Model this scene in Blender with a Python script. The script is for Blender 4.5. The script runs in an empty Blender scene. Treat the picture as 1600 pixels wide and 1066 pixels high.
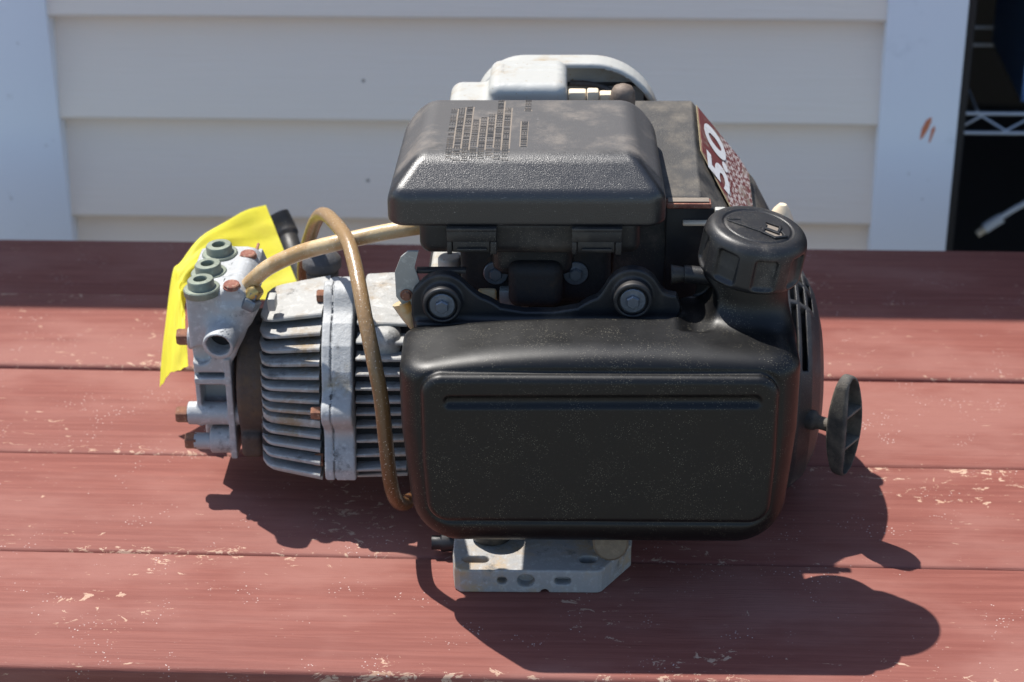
import bpy, bmesh, math, random
import numpy as np
from mathutils import Vector, Matrix
random.seed(7); rng = np.random.RandomState(7)
sc = bpy.context.scene
C = sc.collection

# ------------------------------------------------------------------ camera
cam = bpy.data.cameras.new('camera'); camo = bpy.data.objects.new('camera', cam); C.objects.link(camo)
sc.camera = camo
Rt = Vector((0.99871295, 0.04978514, -0.00968961)); Up = Vector((-0.01419878, 0.45784322, 0.88891956)); Fw = Vector((-0.04869131, 0.88763789, -0.45796084))
camo.matrix_world = Matrix(((Rt.x, Up.x, -Fw.x, 0), (Rt.y, Up.y, -Fw.y, 0), (Rt.z, Up.z, -Fw.z, .803), (0, 0, 0, 1)))
cam.sensor_width = 36; cam.lens = 3187.46/1600*36; cam.clip_start = .05; cam.clip_end = 400
cam.dof.use_dof = True; cam.dof.focus_distance = 1.36; cam.dof.aperture_fstop = 10

# ------------------------------------------------------------------ light
sund = Vector((-.3935, .3712, 1)).normalized()
elev = math.asin(sund.z); azim = math.atan2(sund.x, sund.y)
w = bpy.data.worlds.new('World'); sc.world = w; w.use_nodes = True
nt = w.node_tree; bg = nt.nodes['Background']
sky = nt.nodes.new('ShaderNodeTexSky'); sky.sky_type = 'NISHITA'; sky.sun_disc = False
sky.sun_elevation = elev; sky.sun_rotation = azim % (2*math.pi)
sky.air_density = 1.0; sky.dust_density = .6; sky.ozone_density = 1.2
nt.links.new(sky.outputs[0], bg.inputs[0]); bg.inputs[1].default_value = .138
sl = bpy.data.lights.new('sun', 'SUN'); sl.energy = 5.0; sl.angle = math.radians(.53); sl.color = (1, .955, .89)
so = bpy.data.objects.new('sun', sl); C.objects.link(so); so.rotation_euler = sund.to_track_quat('Z', 'Y').to_euler()
so.location = (-2, 2, 5)
vs = sc.view_settings; vs.view_transform = 'Standard'; vs.look = 'None'; vs.exposure = .55; vs.gamma = 1; vs.use_curve_mapping = False

# ------------------------------------------------------------------ material helpers
class MT:
    def __init__(s, name, rough=.5, metal=0., col=(.5, .5, .5), coord='Object'):
        s.m = bpy.data.materials.new(name); s.m.use_nodes = True; s.nt = s.m.node_tree
        s.b = s.nt.nodes['Principled BSDF']; s.b.inputs['Roughness'].default_value = rough
        s.b.inputs['Metallic'].default_value = metal; s.b.inputs['Base Color'].default_value = (*col, 1)
        tc = s.nt.nodes.new('ShaderNodeTexCoord'); s.co = tc.outputs[coord]; s.col = None; s.h = None
    def n(s, t, **k):
        x = s.nt.nodes.new(t)
        for a, b in k.items(): setattr(x, a, b)
        return x
    def lk(s, a, b): s.nt.links.new(a, b)
    def mapping(s, scale=(1, 1, 1), rot=(0, 0, 0), loc=(0, 0, 0), co=None):
        x = s.n('ShaderNodeMapping'); s.lk(co or s.co, x.inputs[0])
        x.inputs['Scale'].default_value = scale; x.inputs['Rotation'].default_value = rot; x.inputs['Location'].default_value = loc
        return x.outputs[0]
    def noise(s, scale, detail=3, rough=.55, co=None, dist=0):
        x = s.n('ShaderNodeTexNoise'); s.lk(co or s.co, x.inputs['Vector'])
        x.inputs['Scale'].default_value = scale; x.inputs['Detail'].default_value = detail
        x.inputs['Roughness'].default_value = rough; x.inputs['Distortion'].default_value = dist
        return x.outputs['Fac']
    def vor(s, scale, co=None, feature='F1', out='Distance', rnd=1):
        x = s.n('ShaderNodeTexVoronoi', feature=feature); s.lk(co or s.co, x.inputs['Vector'])
        x.inputs['Scale'].default_value = scale; x.inputs['Randomness'].default_value = rnd
        return x.outputs[out]
    def ramp(s, f, a, b, va=0, vb=1):
        x = s.n('ShaderNodeMapRange', interpolation_type='SMOOTHSTEP'); s.lk(f, x.inputs[0])
        for i, v in zip((1, 2, 3, 4), (a, b, va, vb)): x.inputs[i].default_value = v
        return x.outputs[0]
    def math(s, op, a, b=None):
        x = s.n('ShaderNodeMath', operation=op)
        for i, v in enumerate((a, b)):
            if v is None: continue
            if isinstance(v, (int, float)): x.inputs[i].default_value = v
            else: s.lk(v, x.inputs[i])
        return x.outputs[0]
    def mul(s, a, b): return s.math('MULTIPLY', a, b)
    def mix(s, f, a, b):
        x = s.n('ShaderNodeMix', data_type='RGBA')
        if isinstance(f, (int, float)): x.inputs[0].default_value = f
        else: s.lk(f, x.inputs[0])
        for i, v in ((6, a), (7, b)):
            if isinstance(v, tuple): x.inputs[i].default_value = (*v, 1)
            else: s.lk(v, x.inputs[i])
        return x.outputs[2]
    def xyz(s, co=None):
        x = s.n('ShaderNodeSeparateXYZ'); s.lk(co or s.co, x.inputs[0]); return x.outputs
    def setc(s, c): s.lk(c, s.b.inputs['Base Color'])
    def setr(s, f, a, b):
        x = s.n('ShaderNodeMapRange'); s.lk(f, x.inputs[0]); x.inputs[3].default_value = a; x.inputs[4].default_value = b
        s.lk(x.outputs[0], s.b.inputs['Roughness'])
    def bump(s, h, dist, strength=1.):
        x = s.n('ShaderNodeBump'); x.inputs['Strength'].default_value = strength; x.inputs['Distance'].default_value = dist
        s.lk(h, x.inputs['Height'])
        if s.h is not None: s.lk(s.h, x.inputs['Normal'])
        s.h = x.outputs[0]; s.lk(s.h, s.b.inputs['Normal'])
    def spec(s, v): s.b.inputs['Specular IOR Level'].default_value = v

def specks(t, scale, thr, dens, seed):
    """small irregular grains of dust: 1 inside"""
    co = t.mapping(loc=(seed, seed*1.7, 3.1))
    v = t.ramp(t.vor(scale, co), thr, thr*.6)
    g = t.ramp(t.noise(scale*.06, 3, .7, co), dens, dens+.12)
    return t.mul(v, g)

def black_plastic(name, col=(.011, .011, .012), rough=.38, grain=1500, gb=.00012, dust=.3, specks_on=True, dirtcol=(.19, .155, .115), dirt_scale=22, dirt_lo=.5):
    t = MT(name, rough)
    d = t.ramp(t.noise(dirt_scale, 5, .65), dirt_lo, dirt_lo+.28)
    d = t.mul(d, dust)
    c = t.mix(d, col, dirtcol)
    if specks_on:
        s1 = specks(t, 800, .26, .47, 1.3); s2 = specks(t, 420, .17, .49, 7.7)
        s = t.math('MAXIMUM', t.mul(s1, .42), t.mul(s2, .5))
        # short pale scuffs
        sc1 = t.mapping(scale=(60, 400, 420), rot=(.2, .5, .1)); k = t.ramp(t.noise(6, 2, .5, sc1), .73, .78)
        s = t.math('MAXIMUM', s, t.mul(k, .35))
        sc2 = t.mapping(scale=(70, 70, 420), rot=(.1, .15, .3), loc=(3, 1, 2)); k2 = t.mul(t.ramp(t.noise(5, 3, .6, sc2), .66, .72), t.ramp(t.noise(16, 3, .6, t.mapping(loc=(6, 2, 4))), .46, .60)); s = t.math('MAXIMUM', s, t.mul(k2, .30))
        c = t.mix(t.mul(s, .55), c, (.42, .38, .28))
    t.setc(c); t.setr(t.math('ADD', t.noise(35, 4), t.mul(d, .9)), rough-.07, rough+.2)
    if grain:
        t.bump(t.noise(grain, 2, .6), gb)
    t.bump(t.noise(40, 3), .0004, .35)
    return t.m

def cast_metal(name, base=(.33, .33, .32), dirt=(.27, .20, .12), dlo=.47, rough=.62, bump=.0004, metal=.25):
    t = MT(name, rough, metal)
    n1 = t.noise(28, 6, .68)
    c = t.mix(t.ramp(n1, dlo, dlo+.25), base, dirt)
    c = t.mix(t.ramp(t.noise(60, 5, .7, t.mapping(loc=(4, 2, 1))), .56, .75), c, tuple(x*.35 for x in base))
    c = t.mix(t.ramp(t.noise(180, 4, .7), .5, .72), c, tuple(min(1, x*1.35) for x in base))
    t.setc(c); t.setr(n1, rough-.12, rough+.2)
    t.bump(t.noise(700, 3, .6), bump*.6); t.bump(t.noise(160, 4, .6), bump)
    return t.m

def rust(name, a=(.16, .07, .045), b=(.30, .13, .07)):
    t = MT(name, .85)
    c = t.mix(t.ramp(t.noise(130, 5, .7), .35, .7), a, b)
    c = t.mix(t.ramp(t.noise(420, 3), .58, .7), c, (.33, .24, .17))
    t.setc(c); t.bump(t.noise(500, 5, .7), .0006)
    return t.m

M = {}
M['tank'] = black_plastic('tank_plastic', (.0025, .0025, .0028), .36, 2600, .00003, .10, dirt_lo=.62, dirtcol=(.09, .075, .06)); M['tank'].node_tree.nodes['Principled BSDF'].inputs['Specular IOR Level'].default_value = .38
# grained lid: grey and chalky on its weathered top, glossy on the bevel (wear, bounded in the lid's own coordinates)
t = MT('lid_plastic', .4)
n1 = t.noise(14, 6, .7); x, y, z = t.xyz()
topm = t.ramp(t.math('ADD', y, t.mul(t.math('SUBTRACT', n1, .5), .02)), .089, .102)
zm = t.ramp(z, .262, .280)
wear = t.mul(topm, zm)
c = t.mix(wear, (.010, .010, .011), (.042, .040, .041))
c = t.mix(t.mul(wear, t.ramp(t.noise(26, 6, .7, t.mapping(loc=(3, 1, 0))), .47, .72)), c, (.12, .103, .088))
c = t.mix(t.mul(wear, t.ramp(t.noise(12, 5, .75, t.mapping(loc=(8, 5, 0))), .58, .70)), c, (.016, .016, .017))
s1 = specks(t, 800, .2, .5, 2.2); c = t.mix(t.mul(s1, .35), c, (.40, .38, .33))
scr = t.ramp(t.noise(5, 3, .5, t.mapping(scale=(30, 260, 60), rot=(0, 0, .25)), .6), .70, .74); c = t.mix(t.mul(scr, .35), c, (.35, .33, .31))
t.setc(c); t.setr(t.math('ADD', wear, t.mul(t.noise(60), .2)), .30, .74)
t.bump(t.noise(1500, 2, .5), .00020); t.bump(t.noise(50, 3), .0004, .4)
t.spec(.8); M['lid'] = t.m
M['plastic'] = black_plastic('plain_black_plastic', (.010, .010, .011), .42, 1200, .0001, .3)
M['cap'] = black_plastic('cap_plastic', (.012, .012, .013), .36, 1700, .00009, .5, dirt_scale=45, dirt_lo=.48, dirtcol=(.12, .105, .09))
M['shroud'] = black_plastic('shroud_plastic', (.032, .031, .031), .6, 900, .0003, .85, dirt_scale=30, dirt_lo=.42, dirtcol=(.15, .13, .105))
M['fan'] = black_plastic('fan_cover_plastic', (.030, .030, .032), .42, 900, .0003, .6, dirt_scale=40, dirt_lo=.45, dirtcol=(.11, .10, .09))
M['steel'] = black_plastic('painted_steel', (.006, .007, .010), .45, 600, .00005, .25, specks_on=False)
M['cast'] = cast_metal('cast_aluminium')
M['cast2'] = cast_metal('cast_aluminium_clean', (.36, .37, .375), (.31, .26, .18), .54)
M['grime'] = cast_metal('brown_grime_metal', (.075, .055, .045), (.13, .085, .05), .45, .8)
M['castdark'] = cast_metal('grimy_cast_metal', (.10, .10, .105), (.10, .075, .05), .45, .75)
M['gap_dark'] = cast_metal('gap_dark_metal', (.016, .015, .016), (.05, .032, .02), .5, .7)  # grimy metal, base blackened so the colour carries the shade of the gaps
M['base'] = cast_metal('base_casting', (.30, .30, .30), (.40, .30, .19), .45, .7)
M['rust'] = rust('rusty_bolt'); M['rust2'] = rust('rust_red', (.20, .07, .05), (.36, .17, .11))
M['zinc'] = cast_metal('zinc_bolt', (.15, .17, .20), (.12, .10, .09), .55, .4, .0001, .7)
M['cap_green'] = cast_metal('grey_green_valve_cap', (.19, .215, .17), (.40, .36, .26), .6, .5, .0002, .3)
M['plate'] = cast_metal('galvanised_plate', (.30, .31, .30), (.20, .14, .09), .58, .5, .0002, .5)
t = MT('stained_white_casing', .5)
c = t.mix(t.ramp(t.noise(30, 5, .65), .52, .75), (.39, .39, .365), (.32, .25, .16)); c = t.mix(t.ramp(t.noise(300, 3), .68, .74), c, (.25, .18, .1))
t.setc(c); t.bump(t.noise(60, 4), .0008); M['white'] = t.m
t = MT('tan_clip', .7); t.setc(t.mix(t.noise(90), (.62, .48, .32), (.75, .66, .5))); M['tan'] = t.m
t = MT('amber_plastic', .35); t.setc(t.mix(t.ramp(t.noise(60), .4, .6), (.62, .30, .06), (.70, .55, .33))); t.b.inputs['Transmission Weight'].default_value = .3; M['amber'] = t.m
# milky fuel hose
t = MT('clear_hose_stained', .3)
c = t.mix(t.ramp(t.noise(50, 4, .6), .4, .65), (.56, .42, .24), (.40, .26, .12)); c = t.mix(t.ramp(t.noise(900, 2), .66, .72), c, (.75, .7, .6))
t.setc(c); t.b.inputs['Subsurface Weight'].default_value = .35; t.b.inputs['Subsurface Radius'].default_value = (1, .7, .4); t.b.inputs['Subsurface Scale'].default_value = .004
t.bump(t.noise(300, 3), .0003); M['hose'] = t.m
t = MT('clear_hose_brown', .3)
x, y, z = t.xyz()
zz = t.ramp(t.math('ADD', z, t.mul(t.noise(30, 4), .06)), .10, .25)
c = t.mix(zz, (.115, .055, .02), (.27, .17, .08)); c = t.mix(t.ramp(t.noise(900, 2), .66, .72), c, (.75, .7, .6))
t.setc(c); t.b.inputs['Subsurface Weight'].default_value = .3; t.b.inputs['Subsurface Radius'].default_value = (1, .7, .4); t.b.inputs['Subsurface Scale'].default_value = .004
t.bump(t.noise(300, 3), .0004); M['hose2'] = t.m
# thin yellow tag, lets light through
t = MT('yellow_tag_sheet', .6)
c = t.mix(t.ramp(t.noise(30, 4), .5, .8), (.90, .86, .09), (.89, .82, .10)); t.setc(c)
tr = t.n('ShaderNodeBsdfTranslucent'); t.lk(c, tr.inputs[0]); mx = t.n('ShaderNodeMixShader'); mx.inputs[0].default_value = .5
t.lk(t.b.outputs[0], mx.inputs[1]); t.lk(tr.outputs[0], mx.inputs[2]); t.lk(mx.outputs[0], t.nt.nodes['Material Output'].inputs[0])
t.bump(t.noise(40, 3), .001); M['tag'] = t.m
# decal print
t = MT('red_decal_print', .5)
x, y, z = t.xyz()
ch = t.n('ShaderNodeTexChecker'); dv = t.n('ShaderNodeVectorMath', operation='ADD'); dn = t.n('ShaderNodeTexNoise'); t.lk(t.co, dn.inputs['Vector']); dn.inputs['Scale'].default_value = 60; dsc = t.n('ShaderNodeVectorMath', operation='SCALE'); t.lk(dn.outputs['Color'], dsc.inputs[0]); dsc.inputs['Scale'].default_value = .006; t.lk(dsc.outputs[0], dv.inputs[0]); t.lk(t.mapping(scale=(1, .55, 1), rot=(0, .9, .5)), dv.inputs[1]); t.lk(dv.outputs[0], ch.inputs[0]); ch.inputs['Scale'].default_value = 330
n1 = t.noise(160, 4, .7)
chk = t.mul(ch.outputs['Fac'], t.ramp(n1, .35, .5))
c = t.mix(t.mul(chk, t.ramp(x, .091, .094)), (.17, .042, .038), (.58, .50, .46))
c = t.mix(t.mul(t.ramp(n1, .52, .66), t.ramp(x, .086, .108)), c, (.36, .26, .21))
c = t.mix(t.ramp(t.noise(70, 4, .6), .52, .72), c, (.27, .21, .16))
t.setc(c); M['decal'] = t.m
t = MT('white_print', .5); t.setc(t.mix(t.ramp(t.noise(200, 4), .5, .8), (.74, .73, .71), (.55, .5, .46))); M['print'] = t.m
t = MT('dust_in_lettering', .9); t.setc(t.mix(t.noise(300, 3), (.15, .125, .10), (.25, .21, .17))); M['dust'] = t.m
t = MT('decal_border', .7, col=(.34, .27, .15)); M['border'] = t.m

# painted boards
def board_paint(name, hue=0.):
    t = MT(name, .55)
    oi = t.n('ShaderNodeObjectInfo'); off = t.mul(oi.outputs['Random'], 37.)
    cb = t.n('ShaderNodeCombineXYZ'); t.lk(off, cb.inputs[0]); t.lk(off, cb.inputs[1]); t.lk(off, cb.inputs[2])
    va = t.n('ShaderNodeVectorMath', operation='ADD'); t.lk(t.co, va.inputs[0]); t.lk(cb.outputs[0], va.inputs[1]); co = va.outputs[0]
    ox, oy, oz = t.xyz()
    grain = t.noise(6, 5, .6, t.mapping(scale=(1.2, 34, 34), co=co), .6)
    fine = t.noise(9, 4, .65, t.mapping(scale=(5, 110, 110), co=co), .3)
    blot = t.noise(6, 4, .6, t.mapping(scale=(1, 2.2, 2.2), co=co))
    c = t.mix(t.ramp(grain, .35, .68), (.184, .063, .050), (.232, .085, .067))
    c = t.mix(t.mul(t.ramp(blot, .40, .68), .85), c, (.275, .125, .103))
    c = t.mix(t.mul(t.ramp(fine, .55, .75), .24), c, (.105, .028, .024))
    # distance to the two long edges
    ed = t.math('SUBTRACT', .0695, t.math('ABSOLUTE', oy))
    edge = t.ramp(ed, .012, .0)
    # chips through to bare wood
    wob = t.noise(70, 5, .7, t.mapping(scale=(1, 1.8, 1.8), co=co), .8)
    cl = t.noise(7, 2, .5, t.mapping(loc=(5, 3, 1), co=co))
    th = t.math('SUBTRACT', t.math('ADD', wob, t.mul(t.ramp(cl, .42, .72), .13)), .705)
    th = t.math('ADD', th, t.mul(edge, .055))
    chip = t.ramp(th, .0, .018)
    big = t.noise(34, 5, .72, t.mapping(scale=(1, 1.5, 1.5), loc=(11, 4, 2), co=co), 1.2)
    bigc = t.ramp(t.math('ADD', t.math('ADD', big, t.mul(t.ramp(cl, .38, .70), .07)), t.mul(edge, .055)), .712, .735)
    chip = t.math('MAXIMUM', chip, bigc)
    strk = t.ramp(t.noise(8, 4, .6, t.mapping(scale=(7, 75, 75), rot=(0, 0, .05), co=co), .2), .715, .74)
    strk2 = t.ramp(t.noise(7, 3, .6, t.mapping(scale=(7, 60, 60), rot=(0, 0, .9), co=co), .2), .72, .745)
    chip = t.math('MAXIMUM', chip, t.math('MAXIMUM', strk, strk2))
    wood = t.mix(t.ramp(fine, .3, .7), (.47, .29, .19), (.58, .45, .34))
    c = t.mix(t.mul(chip, .75), c, wood)
    # fine pale grit
    g = t.ramp(t.vor(330, co), .20, .12); g = t.mul(g, t.ramp(t.noise(25, 3, .6, co), .55, .66)); c = t.mix(t.mul(g, .8), c, (.68, .60, .55))
    vr = t.ramp(oi.outputs['Random'], 0, 1, .0, .2); c = t.mix(vr, c, t.mix(.5, c, (.20, .055, .04)))
    t.spec(.14); t.setc(c); t.setr(t.math('ADD', blot, chip), .45, .75)
    t.bump(grain, .0008, .5); t.bump(fine, .0005, .6)
    t.bump(chip, .0004, -.6)
    return t.m
M['board'] = board_paint('weathered_red_paint')
t = MT('beige_siding', .6); t.setc(t.mix(t.noise(9, 4), (.88, .765, .665), (.90, .785, .685)))
c = t.mix(t.ramp(t.vor(14), .035, .02), t.mix(t.noise(9, 4), (.88, .765, .665), (.90, .785, .685)), (.3, .25, .22)); t.setc(c)
t.bump(t.noise(5, 4, .6, t.mapping(scale=(2, 40, 40))), .0008); M['siding'] = t.m
t = MT('white_trim_paint', .55)
c = t.mix(t.ramp(t.noise(18, 5, .7), .58, .75), (.84, .87, .93), (.74, .77, .83)); c = t.mix(t.mul(t.ramp(t.noise(45, 4, .7, t.mapping(scale=(1, 1, .6), loc=(2, 9, 3))), .67, .73), .6), c, (.28, .26, .25))
t.setc(c); M['trim'] = t.m
M['orange'] = MT('orange_scuff', .8, col=(.62, .20, .10)).m
t = MT('ground', .9); c = t.mix(t.noise(3, 5, .6, t.mapping()), (.17, .165, .145), (.21, .205, .18)); t.setc(c); t.bump(t.noise(60, 4), .004); M['ground'] = t.m
M['roof'] = MT('roof_sheet', .8, col=(.12, .11, .11)).m
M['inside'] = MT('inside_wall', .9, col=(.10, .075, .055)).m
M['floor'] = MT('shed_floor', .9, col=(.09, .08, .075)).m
M['wire'] = MT('grey_wire', .35, .6, col=(.55, .58, .62)).m
M['cable'] = MT('white_cable', .5, col=(.65, .66, .68)).m
M['crate'] = MT('blue_crate', .5, col=(.09, .20, .42)).m
M['crate2'] = MT('brown_box', .9, col=(.14, .085, .045)).m
M['leg'] = MT('table_leg_paint', .6, col=(.22, .07, .06)).m
M['black'] = MT('black_paint', .5, col=(.01, .01, .012)).m

# ------------------------------------------------------------------ object helpers
def link(name, me, mat, parent=None, loc=None, rot=None):
    o = bpy.data.objects.new(name, me); C.objects.link(o)
    if mat is not None and not me.materials: me.materials.append(mat)
    if parent: o.parent = parent
    if loc: o.location = loc
    if rot: o.rotation_euler = rot
    return o
def tag(o, label, cat=None, group=None):
    o['label'] = label
    if cat: o['category'] = cat
    if group: o['group'] = group
    return o
def thing(name, label, cat, loc=(0, 0, 0), rz=0, group=None):
    o = bpy.data.objects.new(name, None); C.objects.link(o); o.location = loc; o.rotation_euler = (0, 0, rz); o.empty_display_size = .05
    return tag(o, label, cat, group)
def bm_mesh(name, bm, smooth=True, angle=35):
    me = bpy.data.meshes.new(name); bm.normal_update(); bm.to_mesh(me); bm.free()
    if smooth:
        me.polygons.foreach_set('use_smooth', [True]*len(me.polygons))
        try: me.set_sharp_from_angle(angle=math.radians(angle))
        except Exception: pass
    return me
def add_box(bm, lo, hi, bev=0, seg=2, mat=None):
    lo, hi = Vector(lo), Vector(hi)
    r = bmesh.ops.create_cube(bm, size=1); vs_ = r['verts']
    for v in vs_: v.co = Vector([lo[i]+(v.co[i]+.5)*(hi[i]-lo[i]) for i in range(3)])
    if bev > 0:
        es = list({e for v in vs_ for e in v.link_edges})
        out = bmesh.ops.bevel(bm, geom=es, offset=bev, segments=seg, affect='EDGES', profile=.5)
        vs_ = list({v for f in out['faces'] for v in f.verts} | {v for v in vs_ if v.is_valid})
    if mat is not None: bmesh.ops.transform(bm, matrix=mat, verts=vs_)
    return vs_
def box(name, lo, hi, m, parent=None, bev=.0015, seg=2, mat=None):
    bm = bmesh.new(); add_box(bm, lo, hi, bev, seg, mat); return link(name, bm_mesh(name, bm), m, parent)
def lathe_mesh(name, prof, n=32, hexn=None):
    """prof: list of (r, h) along +Z; returns mesh"""
    bm = bmesh.new(); rings = []
    for r, h in prof:
        rings.append([bm.verts.new((r*math.cos(2*math.pi*i/n), r*math.sin(2*math.pi*i/n), h)) for i in range(n)])
    for a, b in zip(rings, rings[1:]):
        for i in range(n): bm.faces.new((a[i], a[(i+1) % n], b[(i+1) % n], b[i]))
    bm.faces.new(rings[-1]); bm.faces.new(list(reversed(rings[0])))
    bmesh.ops.recalc_face_normals(bm, faces=bm.faces)
    return bm_mesh(name, bm)
def bolt_mesh(name, rh=.006, hh=.005, rw=None, hw=.0015, n=6):
    bm = bmesh.new()
    if rw:
        def ring(r, h, k=28): return [bm.verts.new((r*math.cos(2*math.pi*i/k), r*math.sin(2*math.pi*i/k), h)) for i in range(k)]
        a, b, c_ = ring(rw, 0), ring(rw, hw*.8), ring(rw*.94, hw)
        for p, q in ((a, b), (b, c_)):
            for i in range(28): bm.faces.new((p[i], p[(i+1) % 28], q[(i+1) % 28], q[i]))
        bm.faces.new(c_); bm.faces.new(list(reversed(a)))
    def hx(r, h): return [bm.verts.new((r*math.cos(2*math.pi*(i+.5)/n), r*math.sin(2*math.pi*(i+.5)/n), h)) for i in range(n)]
    a, b, c_ = hx(rh, 0), hx(rh, hh*.82), hx(rh*.84, hh)
    for p, q in ((a, b), (b, c_)):
        for i in range(n): bm.faces.new((p[i], p[(i+1) % n], q[(i+1) % n], q[i]))
    bm.faces.new(c_)
    k = 16; d = [bm.verts.new((rh*.45*math.cos(2*math.pi*i/k), rh*.45*math.sin(2*math.pi*i/k), hh+.0001)) for i in range(k)]
    bm.faces.new(d)
    bmesh.ops.recalc_face_normals(bm, faces=bm.faces)
    return bm_mesh(name, bm, angle=25)
def axis_rot(d): return Vector(d).to_track_quat('Z', 'Y').to_euler()
def catmull(pts, n=10):
    P = [Vector(p) for p in pts]; P = [P[0]*2-P[1]] + P + [P[-1]*2-P[-2]]; out = []
    for i in range(1, len(P)-2):
        a, b, c_, d = P[i-1:i+3]
        for k in range(n):
            u = k/n; out.append(.5*((2*b)+(c_-a)*u+(2*a-5*b+4*c_-d)*u*u+(3*b-a-3*c_+d)*u**3))
    out.append(P[-2]); return out
def tube_mesh(name, pts, r, n=18, sub=10, caps=True, flat=None):
    P = catmull(pts, sub) if sub > 1 else [Vector(p) for p in pts]
    bm = bmesh.new(); rings = []; up = Vector((0, 0, 1)); prev = None
    for i, p in enumerate(P):
        tdir = (P[min(i+1, len(P)-1)]-P[max(i-1, 0)]).normalized()
        if prev is None:
            a = tdir.orthogonal().normalized()
        else: a = (prev-tdir*prev.dot(tdir)).normalized()
        prev = a; b = tdir.cross(a)
        rr = r(i/(len(P)-1)) if callable(r) else r
        rings.append([bm.verts.new(p+a*rr*math.cos(2*math.pi*k/n)+b*rr*math.sin(2*math.pi*k/n)) for k in range(n)])
    for a, b in zip(rings, rings[1:]):
        for k in range(n): bm.faces.new((a[k], a[(k+1) % n], b[(k+1) % n], b[k]))
    if caps: bm.faces.new(rings[-1]); bm.faces.new(list(reversed(rings[0])))
    bmesh.ops.recalc_face_normals(bm, faces=bm.faces)
    return bm_mesh(name, bm, angle=50)

# ------------------------------------------------------------------ moulded shapes: signed distances meshed by surface nets
def V3(*a): return np.array(a, float)
def sbox(P, c, h, r=0.):
    q = np.abs(P-V3(*c))-V3(*h)+r
    return np.linalg.norm(np.maximum(q, 0), axis=1)+np.minimum(q.max(axis=1), 0)-r
def scyl(P, a, b, r, rd=0., r2=None):
    a, b = V3(*a), V3(*b); ab = b-a; L = np.linalg.norm(ab); u = ab/L; d = P-a; t_ = d@u
    rad = np.linalg.norm(d-t_[:, None]*u, axis=1)
    rr = r if r2 is None else r+(r2-r)*np.clip(t_/L, 0, 1)
    q0 = rad-rr+rd; q1 = np.abs(t_-L/2)-L/2+rd
    return np.minimum(np.maximum(q0, q1), 0)+np.sqrt(np.maximum(q0, 0)**2+np.maximum(q1, 0)**2)-rd
def scap(P, a, b, r):
    a, b = V3(*a), V3(*b); ab = b-a; d = P-a; t_ = np.clip(d@ab/(ab@ab), 0, 1)
    return np.linalg.norm(d-t_[:, None]*ab, axis=1)-r
def spoly(u, v, poly):
    poly = np.array(poly, float); n = len(poly); d = np.full(len(u), 1e9); s = np.ones(len(u))
    for i in range(n):
        a = poly[i]; b = poly[i-1]; e = b-a; wx = u-a[0]; wy = v-a[1]
        t_ = np.clip((wx*e[0]+wy*e[1])/(e@e), 0, 1); dx = wx-e[0]*t_; dy = wy-e[1]*t_
        d = np.minimum(d, dx*dx+dy*dy)
        c1 = v >= a[1]; c2 = v < b[1]; c3 = e[0]*wy > e[1]*wx
        s = np.where((c1 & c2 & c3) | (~c1 & ~c2 & ~c3), -s, s)
    return s*np.sqrt(d)
def ext(d2, w_, h, r=0.):
    a = d2+r; b = np.abs(w_)-h+r
    return np.minimum(np.maximum(a, b), 0)+np.sqrt(np.maximum(a, 0)**2+np.maximum(b, 0)**2)-r
def smin(a, b, k):
    h = np.maximum(k-np.abs(a-b), 0)/k; return np.minimum(a, b)-h*h*k*.25
def smax(a, b, k): return -smin(-a, -b, k)

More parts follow.
